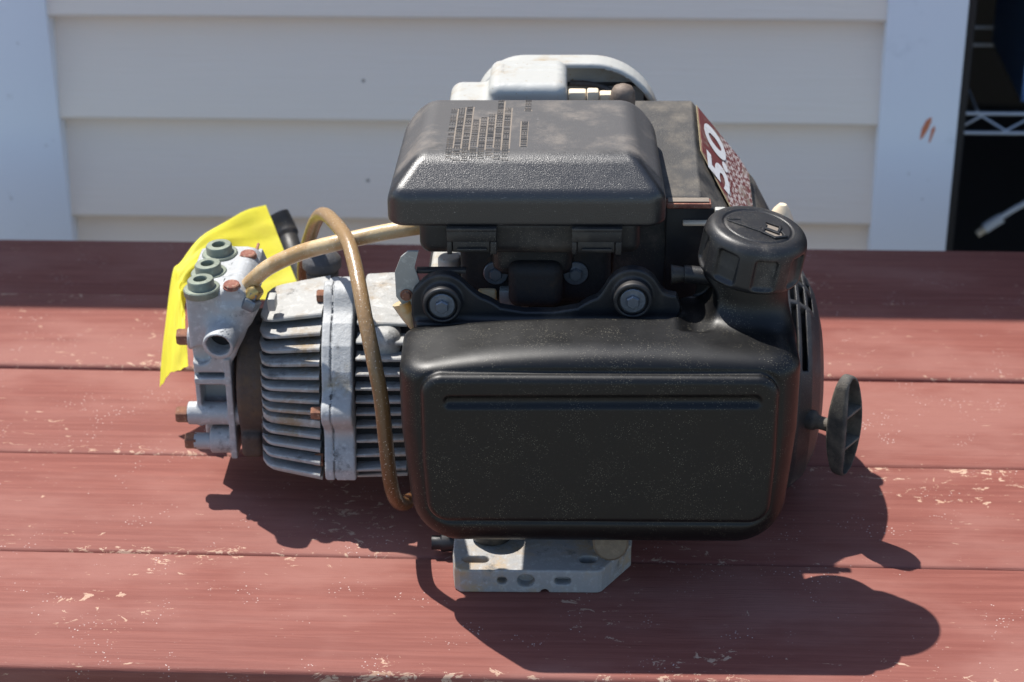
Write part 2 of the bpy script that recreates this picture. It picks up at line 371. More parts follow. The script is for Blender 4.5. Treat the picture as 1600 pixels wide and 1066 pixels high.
def sdf_mesh(name, fn, lo, hi, h, proj=2):
    lo = np.array(lo, float)-2*h; hi = np.array(hi, float)+2*h
    n = np.ceil((hi-lo)/h).astype(int)+1
    K = 4; nc = np.ceil(n/K).astype(int)+1
    gc = np.stack(np.meshgrid(*[lo[i]+(np.arange(nc[i])+.5)*K*h for i in range(3)], indexing='ij'), -1).reshape(-1, 3)
    dc = fn(gc).reshape(nc)
    act = np.abs(dc) < K*h*1.35
    up = np.repeat(np.repeat(np.repeat(act, K, 0), K, 1), K, 2)[:n[0], :n[1], :n[2]]
    D = np.repeat(np.repeat(np.repeat(np.sign(dc), K, 0), K, 1), K, 2)[:n[0], :n[1], :n[2]].astype(np.float32)
    idx = np.argwhere(up); D[up] = fn(lo+idx*h)
    S = D < 0
    cells = np.zeros(tuple(n-1), bool); cnt = np.zeros(tuple(n-1), np.int8)
    for a in (0, 1):
        for b in (0, 1):
            for c_ in (0, 1): cnt += S[a:n[0]-1+a, b:n[1]-1+b, c_:n[2]-1+c_]
    cells = (cnt > 0) & (cnt < 8)
    ci = np.argwhere(cells); vid = np.full(cells.shape, -1, np.int64); vid[cells] = np.arange(len(ci))
    acc = np.zeros((len(ci), 3)); num = np.zeros(len(ci))
    corners = [(a, b, c_) for a in (0, 1) for b in (0, 1) for c_ in (0, 1)]
    for p in corners:
        for ax in range(3):
            if p[ax]: continue
            q = list(p); q[ax] = 1
            d0 = D[ci[:, 0]+p[0], ci[:, 1]+p[1], ci[:, 2]+p[2]]; d1 = D[ci[:, 0]+q[0], ci[:, 1]+q[1], ci[:, 2]+q[2]]
            m_ = (d0 < 0) != (d1 < 0); t_ = np.where(m_, d0/np.where(m_, d0-d1, 1), 0)
            pos = np.tile(np.array(p, float), (len(ci), 1)); pos[:, ax] += t_
            acc += pos*m_[:, None]; num += m_
    v = lo+(ci+acc/num[:, None])*h
    faces = []
    for ax in range(3):
        o1, o2 = [(1, 2), (2, 0), (0, 1)][ax]
        sl0 = [slice(None)]*3; sl1 = [slice(None)]*3; sl0[ax] = slice(0, -1); sl1[ax] = slice(1, None)
        ch = S[tuple(sl0)] != S[tuple(sl1)]; e = np.argwhere(ch)
        ok = (e[:, o1] > 0) & (e[:, o2] > 0) & (e[:, o1] < n[o1]-1) & (e[:, o2] < n[o2]-1); e = e[ok]
        ins = S[tuple(e.T)]
        def vv(d1_, d2_):
            k = e.copy(); k[:, o1] -= d1_; k[:, o2] -= d2_; return vid[tuple(k.T)]
        q = np.stack([vv(1, 1), vv(0, 1), vv(0, 0), vv(1, 0)], 1)
        q[~ins] = q[~ins][:, ::-1]; faces.append(q)
    F_ = np.concatenate(faces)
    def grad(p):
        g = np.zeros_like(p); e_ = h*.3
        for i in range(3):
            dp = np.zeros(3); dp[i] = e_; g[:, i] = fn(p+dp)-fn(p-dp)
        return g/np.maximum(np.linalg.norm(g, axis=1), 1e-12)[:, None]
    for _ in range(proj):
        g = grad(v); v = v-np.clip(fn(v), -h*.6, h*.6)[:, None]*g
    me = bpy.data.meshes.new(name)
    me.vertices.add(len(v)); me.vertices.foreach_set('co', v.astype(np.float32).ravel())
    me.loops.add(F_.size); me.loops.foreach_set('vertex_index', F_.astype(np.int32).ravel())
    me.polygons.add(len(F_)); me.polygons.foreach_set('loop_start', np.arange(0, F_.size, 4, dtype=np.int32)); me.polygons.foreach_set('loop_total', np.full(len(F_), 4, np.int32))
    me.polygons.foreach_set('use_smooth', np.ones(len(F_), bool))
    me.update(); me.validate()
    try: me.normals_split_custom_set_from_vertices(grad(v).astype(np.float32).tolist())
    except Exception as ex: print('normals', ex)
    return me
def moulded(name, fn, lo, hi, h, m, parent): return link(name, sdf_mesh(name, fn, lo, hi, h), m, parent)

# ================================================================== SETTING
GZ = -.74
bm = bmesh.new(); add_box(bm, (-60, -60, GZ-.2), (60, 60, GZ)); g = link('ground', bm_mesh('ground', bm, False), M['ground']); g['kind'] = 'structure'

# ---- house wall behind the table
WY = 2.077; SP = .1166; Z0 = .1197
house = thing('house_wall', 'beige lap sided outbuilding wall with pale trim boards behind the table', 'wall', (0, WY, GZ))
def hb(name, lo, hi, m, **k): # world coordinates -> under house
    o = box(name, (lo[0], lo[1]-WY, lo[2]-GZ), (hi[0], hi[1]-WY, hi[2]-GZ), m, house, **k); return o
def siding(x0, x1, group):
    bm = bmesh.new()
    # lap board profile (y, z): bottom edge stands proud
    pr = [(.0, SP+.012), (-.0245, .005), (-.0252, .0005), (-.0235, -.0030), (-.002, -.0030), (.004, SP+.012)]
    a = [bm.verts.new((x0, y, z)) for y, z in pr]; b = [bm.verts.new((x1, y, z)) for y, z in pr]
    n = len(pr)
    for i in range(n): bm.faces.new((a[i], a[(i+1) % n], b[(i+1) % n], b[i]))
    bm.faces.new(a); bm.faces.new(list(reversed(b))); bmesh.ops.recalc_face_normals(bm, faces=bm.faces)
    me = bm_mesh('siding_board', bm, True, 30)
    k = -6
    for k in range(-7, 7):
        z = Z0-k*SP
        if z+SP > 1.08-.0 or z < GZ+.02: continue
        link('siding_board', me, M['siding'], house, (0, .0185, z-GZ))
siding(-.6066, .2829, None); siding(-1.9, -.7, None); siding(1.62, 2.6, None)
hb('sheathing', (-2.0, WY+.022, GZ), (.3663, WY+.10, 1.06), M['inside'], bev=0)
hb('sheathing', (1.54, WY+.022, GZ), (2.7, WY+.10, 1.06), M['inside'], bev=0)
for x0, x1 in ((-.700, -.6066), (.2829, .3663), (1.54, 1.62)):
    tb = hb('trim_board', (x0, WY-.012, GZ+.02), (x1, WY+.0215, 1.04), M['trim'], bev=.002)
# orange paint scuffs on the trim to the right
bm = bmesh.new()
def blob(cx, cz, pts):
    vs_ = [bm.verts.new((cx+px_, -.0123, cz+pz-GZ)) for px_, pz in pts]; bm.faces.new(vs_)
blob(.3335, .0, [(-.006, -.012), (-.003, -.010), (.002, .0), (.005, .010), (.004, .014), (-.001, .010), (-.005, .0)])
blob(.3400, -.004, [(-.003, -.012), (-.001, -.010), (.003, .004), (.002, .008), (-.001, .004)])
bmesh.ops.recalc_face_normals(bm, faces=bm.faces); link('paint_scuff', bm_mesh('paint_scuff', bm, False), M['orange'], house)
t = MT('grey_smear', .9); t.setc(t.mix(t.ramp(t.noise(55, 5, .7), .42, .62), (.72, .75, .80), (.22, .21, .21))); M['smear'] = t.m
bm = bmesh.new()
for q in ([(-.6318, -.1815), (-.6105, -.180), (-.6095, -.192), (-.6290, -.193)], [(-.6905, -.181), (-.6790, -.1805), (-.6790, -.190), (-.690, -.191)]):
    bm.faces.new([bm.verts.new((a, -.0123, b-GZ)) for a, b in q])
bmesh.ops.recalc_face_normals(bm, faces=bm.faces); link('scuff_mark', bm_mesh('scuff_mark', bm, False), M['smear'], house)
# header over the open doorway, roof
hb('door_header', (.3663, WY-.008, 1.00), (1.54, WY+.05, 1.05), M['trim'], bev=.002)
SHADE_Y = 1.6386
ey = 1.99; ez = (ey-SHADE_Y)*1/.3712
bm = bmesh.new()
pr = [(ey, ez), (ey, ez+.09), (ey+2.2, ez+.55), (ey+2.2, ez+.46), (WY+.1, ez+.05)]
for i_, x_ in enumerate((-2.4, 3.0)):
    pr_v = [bm.verts.new((x_, y-WY, z-GZ)) for y, z in pr]
    if i_ == 0: A_ = pr_v
for i in range(len(pr)): bm.faces.new((A_[i], A_[(i+1) % len(pr)], pr_v[(i+1) % len(pr)], pr_v[i]))
bm.faces.new(A_); bm.faces.new(list(reversed(pr_v))); bmesh.ops.recalc_face_normals(bm, faces=bm.faces)
link('roof', bm_mesh('roof', bm, False), M['roof'], house)
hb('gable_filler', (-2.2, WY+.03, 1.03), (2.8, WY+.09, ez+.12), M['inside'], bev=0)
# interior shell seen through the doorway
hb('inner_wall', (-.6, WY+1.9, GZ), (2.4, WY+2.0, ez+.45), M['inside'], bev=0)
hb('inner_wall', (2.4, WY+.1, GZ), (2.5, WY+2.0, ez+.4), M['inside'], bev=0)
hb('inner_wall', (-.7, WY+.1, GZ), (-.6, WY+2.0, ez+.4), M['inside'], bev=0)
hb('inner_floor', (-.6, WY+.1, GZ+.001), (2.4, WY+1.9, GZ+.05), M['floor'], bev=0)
hb('door_jamb', (.3665, WY+.0, GZ), (.3765, WY+.12, 1.0), M['black'], bev=.001)

# wire shelf rack inside the doorway
rack = thing('wire_rack', 'grey wire shelf rack with zigzag edge inside the dark doorway', 'shelf', (.40, 2.30, GZ))
def rk(name, pts, r, m=M['wire']): return link(name, tube_mesh(name, [(p[0]-.40, p[1]-2.30, p[2]-GZ) for p in pts], r, 8, 1), m, rack)
for zt in (-.071, -.52):
    for y in (2.30, 2.62):
        rk('edge_wire', [(.405, y, zt), (1.25, y, zt)], .0026); rk('edge_wire', [(.405, y, zt-.0245), (1.25, y, zt-.0245)], .0026)
        zz_ = [(.405+.030*i, y, zt-(.003 if i % 2 else .0215)) for i in range(29)]
        if y < 2.5: rk('zigzag_wire', zz_, .0018)
    for i in range(12): rk('shelf_wire', [(.43+.07*i, 2.30, zt+.002), (.43+.07*i, 2.62, zt+.002)], .0018)
for x_ in (.402, 1.25):
    for y in (2.30, 2.62): rk('post', [(x_, y+(.006 if y < 2.5 else -.006), GZ+.001-.0+.05), (x_, y+(.006 if y < 2.5 else -.006), .45)], .009)
for x_, w_, hgt, m, nm, lb in ((.72, .16, .11, M['crate2'], 'storage_box', 'brown box on the wire shelf in the dark doorway'), (.49, .20, .13, M['crate'], 'storage_crate', 'blue crate standing on the wire shelf in the dark doorway')):
    o = thing(nm, lb, 'box', (x_+w_/2, 2.46, -.078))
    bm = bmesh.new()
    h2 = w_/2
    add_box(bm, (-h2, -.11, .004), (h2, .11, .008)); add_box(bm, (-h2, -.11, .0085), (h2, -.106, hgt)); add_box(bm, (-h2, .106, .0085), (h2, .11, hgt)); add_box(bm, (-h2, -.1055, .0085), (-h2+.004, .1055, hgt)); add_box(bm, (h2-.004, -.1055, .0085), (h2, .1055, hgt))
    link('box_body', bm_mesh('box_body', bm), m, o)
    bm = bmesh.new(); add_box(bm, (-h2-.003, -.114, hgt-.012), (h2+.003, -.1102, hgt+.002), .001); link('rim', bm_mesh('rim', bm), m, o)
cb_ = thing('white_cable', 'white cable with a plug end hanging below the wire shelf', 'cable', (.462, 2.29, -.205))
link('cord', tube_mesh('cord', [(0, 0, 0), (.018, .002, .012), (.045, .004, .030), (.075, .006, .06), (.09, .008, .13)], .0035, 10), M['cable'], cb_)
link('plug', tube_mesh('plug', [(-.012, -.002, -.010), (-.004, -.001, -.004), (.008, 0, .004)], lambda u: .0065, 12, 4), M['cable'], cb_)
link('plug_tip', tube_mesh('plug_tip', [(-.020, -.003, -.017), (-.012, -.002, -.0105)], .0045, 12, 1), M['tan'], cb_)

# ---- plank table
F0 = SHADE_Y-4*.14
table = thing('plank_table', 'red painted plank table, paint chipped and worn, carrying the engine', 'table', (0, F0, GZ))
TL = 2.3
def plank_mesh(w_=.1392, th=.038, r=.0040):
    bm = bmesh.new(); h2 = w_/2
    prof = []
    for cx, cz, a0 in ((h2-r, -r, 0), (-h2+r, -r, 90), (-h2+r, -th+r, 180), (h2-r, -th+r, 270)):
        for k in range(5):
            a = math.radians(a0+k*22.5); prof.append((cx+r*math.cos(a), cz+r*math.sin(a)))
    xs = [-TL/2+TL*i/24 for i in range(25)]; rings = [[bm.verts.new((x_, y, z)) for y, z in prof] for x_ in xs]
    n = len(prof)
    for a, b in zip(rings, rings[1:]):
        for i in range(n): bm.faces.new((a[i], a[(i+1) % n], b[(i+1) % n], b[i]))
    bm.faces.new(rings[0]); bm.faces.new(list(reversed(rings[-1]))); bmesh.ops.recalc_face_normals(bm, faces=bm.faces)
    return bm_mesh('plank', bm, True, 40)
pm = plank_mesh()
dz = [0., -.0008, -.0016, .0008, -.0045]
for k in range(5):
    o = link('plank', pm, M['board'], table, (0.02*k, .07+.14*k, -GZ+dz[k]), (0, 0, 0))
    if k == 4: o.scale = (1, .905, 1); o.location.y -= .0062
for x_ in (-.95, 0, .95):
    bm = bmesh.new(); add_box(bm, (x_-.019, .03, -GZ-.038-.09), (x_+.019, .66, -GZ-.0435), .003); link('cross_beam', bm_mesh('cross_beam', bm), M['leg'], table)
for x_ in (-.90, .90):
    for y in (.08, .60):
        bm = bmesh.new(); add_box(bm, (x_-.031, y-.04, 0), (x_+.030, y+.04, -GZ-.0435), .003); link('leg', bm_mesh('leg', bm), M['leg'], table)

# ================================================================== ENGINE WITH PUMP
eng = thing('engine', 'used engine with black plastic tank, bolted to a finned grey pump on red planks', 'engine', (-0.00772563, 1.17682332, 0.0), math.radians(1.3))
def bolt(me, m, parent, loc, d, name='bolt'): return link(name, me, m, parent, loc, axis_rot(d))

# fuel tank
NX, NY = .0983, .058
def f_tank(P):
    x, y, z = P.T
    ax = np.abs(x); hw = .1310-.085*np.maximum(.135-z, 0)
    q0 = ax-hw+.032; q1 = np.abs(z-.1245)-.0745+.032
    lowr = z < .12
    rr_ = np.where(lowr, .032, .022); q0 = ax-hw+rr_; q1 = np.abs(z-.1225)-.0765+rr_
    dxz = np.minimum(np.maximum(q0, q1), 0)+np.hypot(np.maximum(q0, 0), np.maximum(q1, 0))-rr_
    dy_ = np.abs(y-.020)-.038; a_ = dxz+.021; b_ = dy_+.021
    d = np.minimum(np.maximum(a_, b_), 0)+np.hypot(np.maximum(a_, 0), np.maximum(b_, 0))-.021
    d = smax(d, .995*(z-.1975+.80*x*np.minimum(x, 0)+.35*x*np.maximum(x, 0))-.10*(y-.016), .010)
    d = smax(d, np.maximum(.94*(y-.012)-.33*(z-.046), (z-.136)*-1 if False else (y-.012)-(z-.046)*.35-np.maximum(z-.130, 0)*6), .006)
    px_ = ax-.1155+.05*np.maximum(.12-z, 0)+.014; pz_ = np.abs(z-.1270)-.0550+.014
    p2 = np.minimum(np.maximum(px_, pz_), 0)+np.hypot(np.maximum(px_, 0), np.maximum(pz_, 0))-.014
    pan = ext(p2, y+.0085, .0158, .0050)
    rim = np.hypot(p2-.0018, y+.0190)-.0022
    d = smax(d, -rim, .002)
    d = smin(d, pan, .0012)
    # raised rear-right shoulder and filler neck
    nk = scyl(P, (NX+.001, NY, .163), (NX, NY, .232), .0300, .003, .0265)
    d = smin(d, nk, .016)
    sh = sbox(P, (.064, .060, .189), (.015, .016, .024), .012)
    d = smin(d, sh, .018)
    # dished round pocket under the breather stub
    d = smax(d, -scyl(P, (.0635, .02, .2055), (.0635, .075, .2055), .0135, .002), .004)
    # long pressed groove
    gr = scap(P, (-.0965, -.0250, .1640), (.1000, -.0250, .1655), .0042)
    d = smax(d, -gr, .0026)
    # shallow sag of the top behind the front shoulder
    top = sbox(P, (-.045, .083, .2035), (.098, .045, .0190), .010)
    d = smax(d, -top, .008)
    return d
tank = moulded('fuel_tank', f_tank, (-.135, -.03, .038), (.135, .108, .232), .00118, M['tank'], eng)
tag(tank, 'black plastic fuel tank with pressed front panel and one long groove')

# filler cap
capT = Matrix.Translation((NX+.001, NY, .2203)) @ Matrix.Rotation(math.radians(9), 4, 'Y') @ Matrix.Rotation(math.radians(3), 4, 'X')
def f_cap(P):
    x, y, z = P.T; r = np.hypot(x, y)
    d = scyl(P, (0, 0, -.001), (0, 0, .0335), .0348, .006)
    cone = (r-.0348)*.90+(z-.0290)*.60-.0008
    d = smax(d, cone, .006)
    for k in range(8):
        a = math.radians(-125+45*k); ca, sa = math.cos(a), math.sin(a)
        u = x*ca+y*sa; v = -x*sa+y*ca
        q = np.stack([u-.0372, v, z-.0140], 1)
        q[:, 0] += (z-.0140)*.10
        rec = sbox(q, (0, 0, 0), (.0066, .0076, .0108), .0028)
        d = smax(d, -rec, .0022)
    ring = np.sqrt((r-.0228)**2+(z-.0338)**2)-.0010
    d = smax(d, -ring, .0008)
    d = np.maximum(d, -scyl(P, (0, 0, -.01), (0, 0, .012), .0285, 0))
    return d
cap = moulded('filler_cap', f_cap, (-.037, -.037, -.003), (.037, .037, .036), .00085, M['cap'], eng); cap.matrix_local = capT
# pump pictogram moulded on the cap
bm = bmesh.new()
def seg(p, q, w_, z0=.0328, z1=.0349):
    p, q = Vector((*p, 0)), Vector((*q, 0)); d = (q-p); L = d.length; d.normalize(); n_ = Vector((-d.y, d.x, 0))
    c = (p+q)/2; mtx = Matrix(((d.x, n_.x, 0, c.x), (d.y, n_.y, 0, c.y), (0, 0, 1, 0), (0, 0, 0, 1)))
    add_box(bm, (-L/2-w_/2, -w_/2, z0), (L/2+w_/2, w_/2, z1), .0003, 1, mtx)
def rotp(p, a=math.radians(-24)): p = (p[0]*1.18+.001, p[1]*1.25); return (p[0]*math.cos(a)-p[1]*math.sin(a), p[0]*math.sin(a)+p[1]*math.cos(a))
def S(p, q, w_): seg(rotp(p), rotp(q), w_)
seg(rotp((-.012, -.001)), rotp((-.002, -.001)), .0125, .0328, .0344)
S((-.0165, -.0035), (-.013, -.001), .003)
for a, b, w_ in (((.002, .0065), (.010, .0065), .0018), ((.010, .0065), (.011, .001), .0018), ((.002, -.0008), (.011, -.0012), .0026), ((.004, -.006), (.012, -.0075), .0020), ((.004, -.006), (.003, -.002), .0018), ((.012, -.0075), (.0165, -.002), .0020), ((.0165, -.002), (.013, .0015), .0018)):
    S(a, b, w_)
em = link('pump_pictogram', bm_mesh('pump_pictogram', bm), M['cap'], cap)
bm = bmesh.new(); vs_ = [bm.verts.new((*rotp(p), .03358)) for p in ((.002, .0055), (.009, .0055), (.015, -.003), (.012, -.0065), (.002, -.006))]; bm.faces.new(vs_); bmesh.ops.recalc_face_normals(bm, faces=bm.faces)
link('dust_film', bm_mesh('dust_film', bm, False), M['dust'], cap)
# breather stub
link('breather_stub', tube_mesh('breather_stub', [(.049, .072, .2105), (.0575, .072, .2107), (.0578, .072, .2107), (.0595, .072, .2107), (.0597, .072, .2107), (.078, .070, .2095)], lambda u: .0068 if u < .2 else (.0050 if u < .38 else .0062), 20, 1), M['plastic'], eng)

# tank bracket with two ears
BZ = .203
def f_brk(P):
    x, y, z = P.T
    poly = [(-.124, .176), (.052, .176), (.055, .196), (.052, .205), (-.122, .205), (-.1255, .190)]
    d2 = spoly(x, z, poly)
    for cx, cz in ((-.1045, .2015), (.0225, .2055)):
        d2 = smin(d2, np.hypot(x-cx, z-cz)-.0185, .010)
    u = spoly(x, z, [(-.076, .26), (-.076, .2045), (-.066, .1955), (-.050, .1925), (-.030, .1925), (-.014, .1955), (-.004, .2045), (-.004, .26)])
    d2 = smax(d2, -(u+.0), .010)
    d = ext(d2, y-.0545, .0045, .0015)
    fl = sbox(P, (-.035, .0505, .1835), (.088, .006, .0035), .002); d = smin(d, fl, .004)
    for cx, cz in ((-.1045, .2015), (.0225, .2055)):
        ringd = scyl(P, (cx, .040, cz), (cx, .055, cz), .0130, .0015); d = smin(d, ringd, .002)
        d = smax(d, -scyl(P, (cx, .03, cz), (cx, .043, cz), .0102, .001), .001)
    return d
brk = moulded('mounting_bracket', f_brk, (-.13, .035, .172), (.06, .062, .228), .0011, M['steel'], eng)
bmesh1 = bolt_mesh('bolt', .0048, .0055, .0086, .0022)
for cx, cz in ((-.1045, .2015), (.0225, .2055)): bolt(bmesh1, M['zinc'], brk, (cx, .0432, cz), (0, -1, 0))

# air filter housing + lid
flt = moulded('air_filter_housing', lambda P: smin(sbox(P, (-.0465, .135, .2375), (.0745, .062, .014), .008), sbox(P, (-.045, .110, .215), (.028, .02, .016), .008), .006), (-.125, .065, .195), (.032, .205, .255), .0016, M['plastic'], eng)
for cx in (-.085, -.0015):
    bm = bmesh.new()
    add_box(bm, (cx-.0168, .0605, .2465), (cx+.0168, .0725, .2492), .0006)
    add_box(bm, (cx-.0166, .0622, .2385), (cx+.0166, .0722, .2463), .0008)
    add_box(bm, (cx-.0130, .0640, .2300), (cx+.0120, .0722, .2383), .0008)
    add_box(bm, (cx-.0100, .0618, .2318), (cx+.0100, .0638, .2338), .0004)
    add_box(bm, (cx-.0166, .0630, .2290), (cx-.0134, .0722, .2383), .0006)
    add_box(bm, (cx+.0124, .0630, .2290), (cx+.0166, .0722, .2383), .0006)
    link('latch', bm_mesh('latch', bm), M['plastic'], flt)
LT = .2905
def f_lid(P):
    x, y, z = P.T
    # rounded plan corners
    q = np.stack([(x+.0492)*1., y-.135], 1)
    hw = .0935-(y-.064)*.025
    a = np.abs(x+.0485)-hw+.014; b = np.abs(y-.135)-.071+.014
    d2 = np.minimum(np.maximum(a, b), 0)+np.hypot(np.maximum(a, 0), np.maximum(b, 0))-.014
    d = smax(d2, np.abs(z-.2695)-(LT-.2695), .0035)
    fr = (z-.2700)*.80-(y-.0625)*.60                     # long front bevel
    d = smax(d, fr, .005)
    sx = (z-.2685)*.68+(np.abs(x+.0485)-hw)*.73      # side bevels
    d = smax(d, sx, .005)
    rr = (z-.282)*.75+(y-.206)*.66; d = smax(d, rr, .006)
    # hollow underside
    d = np.maximum(d, -sbox(P, (-.0482, .135, .245), (.0845, .064, .012), .004))
    return d
lid = moulded('air_filter_lid', f_lid, (-.145, .06, .245), (.048, .210, .294), .00115, M['lid'], eng)
tag(lid, 'weathered black air filter lid, chalky grey on top with rows of moulded lettering')
# moulded lettering (too worn to read): rows of small raised strokes running front to back, with dust caught between them
bm = bmesh.new(); bd = bmesh.new()
def flat(bmx, x0, x1, y0, y1, z, j=.00025):
    pts = [(x0, y0), (x1, y0), (x1, y1), (x0, y1)]
    bmx.faces.new([bmx.verts.new((a+rng.uniform(-j, j), b+rng.uniform(-j, j), z)) for a, b in pts])
cols = [(-.1010, .087, .174), (-.0957, .086, .177), (-.0902, .086, .178), (-.0848, .088, .155), (-.0794, .086, .158), (-.0740, .088, .163), (-.0686, .087, .194), (-.0632, .086, .176), (-.0510, .103, .150), (-.0492, .170, .193)]
for ci_, (cx, y0, y1) in enumerate(cols):
    h2 = .0021; yy = y0
    while yy < y1-.001:
        wd = rng.uniform(.0012, .0024)
        if rng.rand() < .16: yy += .0016; continue
        k = rng.randint(4)
        if k != 3: add_box(bm, (cx-h2, yy, LT-.0002), (cx+h2, yy+.00055, LT+.00045), 0)
        if k in (0, 3): add_box(bm, (cx-h2, yy+.0006, LT-.0002), (cx-h2+.0007, yy+wd, LT+.00040), 0)
        if k in (1, 3): add_box(bm, (cx+h2-.0007, yy+.0006, LT-.0002), (cx+h2, yy+wd, LT+.00040), 0)
        if k in (0, 1, 3): add_box(bm, (cx-.0004, yy+.0006, LT-.0002), (cx+.0004, yy+wd, LT+.00042), 0)
        if k == 2: add_box(bm, (cx-h2+.0002, yy+wd-.0005, LT-.0002), (cx+h2, yy+wd, LT+.00045), 0)
        flat(bd, cx-h2-.0001, cx+h2, yy+wd+.0001, yy+wd+.0005, LT+.00008, .0001)
        yy += wd+.0006
    ycur = y0
    if ci_ < 8:
        while ycur < y1:
            yn = min(y1, ycur+rng.uniform(.004, .012)); flat(bd, cx+h2+.0001, cx+.0054-h2-.0001, ycur, yn, LT+.0001, .00015); ycur = yn
    else: flat(bd, cx-h2-.0006, cx-h2-.0001, y0, y1, LT+.0001); flat(bd, cx+h2+.0001, cx+h2+.0006, y0, y1, LT+.0001)
def settle(bmx):
    vs_ = list(bmx.verts); co_ = np.array([v.co[:] for v in vs_]); lo_ = np.full(len(vs_), LT-.02); hi_ = np.full(len(vs_), LT+.002)
    for _ in range(16):
        mid = (lo_+hi_)/2; ins_ = f_lid(np.stack([co_[:, 0], co_[:, 1], mid], 1)) < 0
        lo_ = np.where(ins_, mid, lo_); hi_ = np.where(ins_, hi_, mid)
    for v, zz_, z0_ in zip(vs_, lo_, co_[:, 2]): v.co.z = zz_+(z0_-LT)*.75
settle(bm); settle(bd)
bmesh.ops.recalc_face_normals(bd, faces=bd.faces)
for f in bd.faces:
    if f.normal.z < 0: f.normal_flip()
link('moulded_lettering', bm_mesh('moulded_lettering', bm, False), M['lid'], lid)
link('dust_film', bm_mesh('dust_film', bd, False), M['dust'], lid)

# carburettor zone under the filter
crb = moulded('carburettor', lambda P: smin(smin(sbox(P, (-.043, .105, .202), (.052, .008, .026), .006), sbox(P, (-.043, .100, .196), (.0185, .020, .0165), .007), .004), sbox(P, (-.043, .15, .175), (.03, .03, .035), .01), .01), (-.1, .08, .13), (.015, .19, .235), .0018, M['gap_dark'], eng)
for u in (-.0705, -.0155): bolt(bmesh1, M['zinc'], crb, (u, .0968, .200), (0, -1, 0))
box('carburettor_flange', (-.068, .088, .176), (-.048, .0965, .190), M['plate'], eng, .001)
box('hose_clip', (.006, .082, .178), (.0175, .096, .197), M['plate'], eng, .003)
box('amber_gasket', (-.083, .088, .172), (-.070, .094, .190), M['amber'], eng, .002)

# engine block
blk = moulded('engine_block', lambda P: smin(smin(sbox(P, (0, .205, .095), (.125, .065, .075), .018), sbox(P, (.02, .20, .20), (.05, .05, .045), .012), .02), scyl(P, (-.15, .172, .0785), (.12, .172, .0785), .058, .01), .012), (-.16, .06, .015), (.13, .265, .25), .0026, M['gap_dark'], eng)

# left governor plate, amber float piece, white pump bracket
bm = bmesh.new()
pts = [(-.1365, .2000), (-.1368, .2180), (-.1325, .2290), (-.1275, .2335), (-.1205, .2335), (-.1235, .2215), (-.1195, .2080), (-.1215, .1970), (-.1260, .1935), (-.1325, .1940)]
f = bm.faces.new([bm.verts.new((x_, .058, z_)) for x_, z_ in pts]); r_ = bmesh.ops.extrude_face_region(bm, geom=[f])
bmesh.ops.translate(bm, vec=(0, .0022, 0), verts=[v for v in r_['geom'] if isinstance(v, bmesh.types.BMVert)]); bmesh.ops.recalc_face_normals(bm, faces=bm.faces)
gp = link('governor_plate', bm_mesh('governor_plate', bm, False), M['plate'], eng)
bolt(bolt_mesh('bolt', .0032, .003, .0042, .001), M['rust'], gp, (-.1295, .0578, .2015), (0, -1, 0))
box('bracket_arm', (-.1225, .060, .2160), (-.089, .066, .2190), M['steel'], eng, .0008)
link('float_arm', tube_mesh('float_arm', [(-.1325, .062, .194), (-.129, .060, .184), (-.1265, .060, .1755)], lambda u: .0058*(1-u)+.0018, 12), M['amber'], eng)
def f_wb(P):
    return smin(scyl(P, (-.105, .14, .150), (-.105, .14, .192), .0085, .002), sbox(P, (-.102, .165, .166), (.018, .02, .012), .004), .006)
moulded('breather_housing', f_wb, (-.125, .12, .145), (-.08, .19, .20), .0016, M['white'], eng)

# muffler casing, exhaust hood
def f_muf(P):
    d = sbox(P, (-.0505, .245, .2660), (.0285, .030, .0270), .008)
    d = smin(d, sbox(P, (-.085, .240, .2520), (.0235, .028, .0270), .009), .006)
    x, y, z = P.T
    d = smax(d, -scyl(P, (-.046, .212, .268), (-.046, .2163, .268), .010, .001), .002)
    d = smax(d, -sbox(P, (-.045, .246, .2945), (.024, .0035, .0020), .001), .001)
    d = smax(d, -sbox(P, (-.045, .257, .2945), (.024, .0035, .0020), .001), .001)
    return d
muf = moulded('muffler_casing', f_muf, (-.112, .205, .222), (-.018, .28, .297), .0014, M['white'], eng)
def f_hood(P):
    x, y, z = P.T
    out = [(-.090, .14)]+[(-.090+.036*(1-math.cos(a)), .247+.0345*math.sin(a)) for a in np.linspace(0, math.pi/2, 14)]+[(-.004+.052*math.sin(a), .229+.0525*math.cos(a)) for a in np.linspace(0, math.pi/2, 18)]+[(.048, .14)]
    d2 = spoly(x, z, out)-.002
    d = ext(d2, y-.300, .011, .003)
    inn = ext(spoly(x, z, out)+.0022, y-.296, .0115, .0)
    return np.maximum(d, -inn)
moulded('exhaust_hood', f_hood, (-.098, .284, .138), (.054, .322, .290), .0015, M['white'], eng)
box('hood_lining', (-.084, .3080, .15), (.040, .3105, .262), M['black'], eng, .01, 3)
link('hood_ring', tube_mesh('hood_ring', [(-.02, .300, .264), (.0, .300, .262), (.018, .300, .254), (.028, .300, .242), (.034, .300, .226)], .0022, 10), M['castdark'], eng)
box('hood_back', (-.02, .268, .18), (.044, .274, .240), M['black'], eng, .004)
link('control_knob', lathe_mesh('control_knob', [(.002, 0), (.0088, .001), (.0092, .008), (.0086, .014), (.0066, .0175), (.003, .0192), (.0008, .0196)], 24), cast_metal('brown_knob', (.15, .115, .09), (.20, .15, .11)), eng, (.0185, .222, .272), (0, 0, 0))
for lo, hi in (((-.021, .222, .272), (-.008, .232, .2850)), ((-.0075, .220, .274), (.001, .230, .2862)), ((.0015, .222, .272), (.0125, .232, .2835))): box('linkage_clip', lo, hi, M['tan'], eng, .0015)

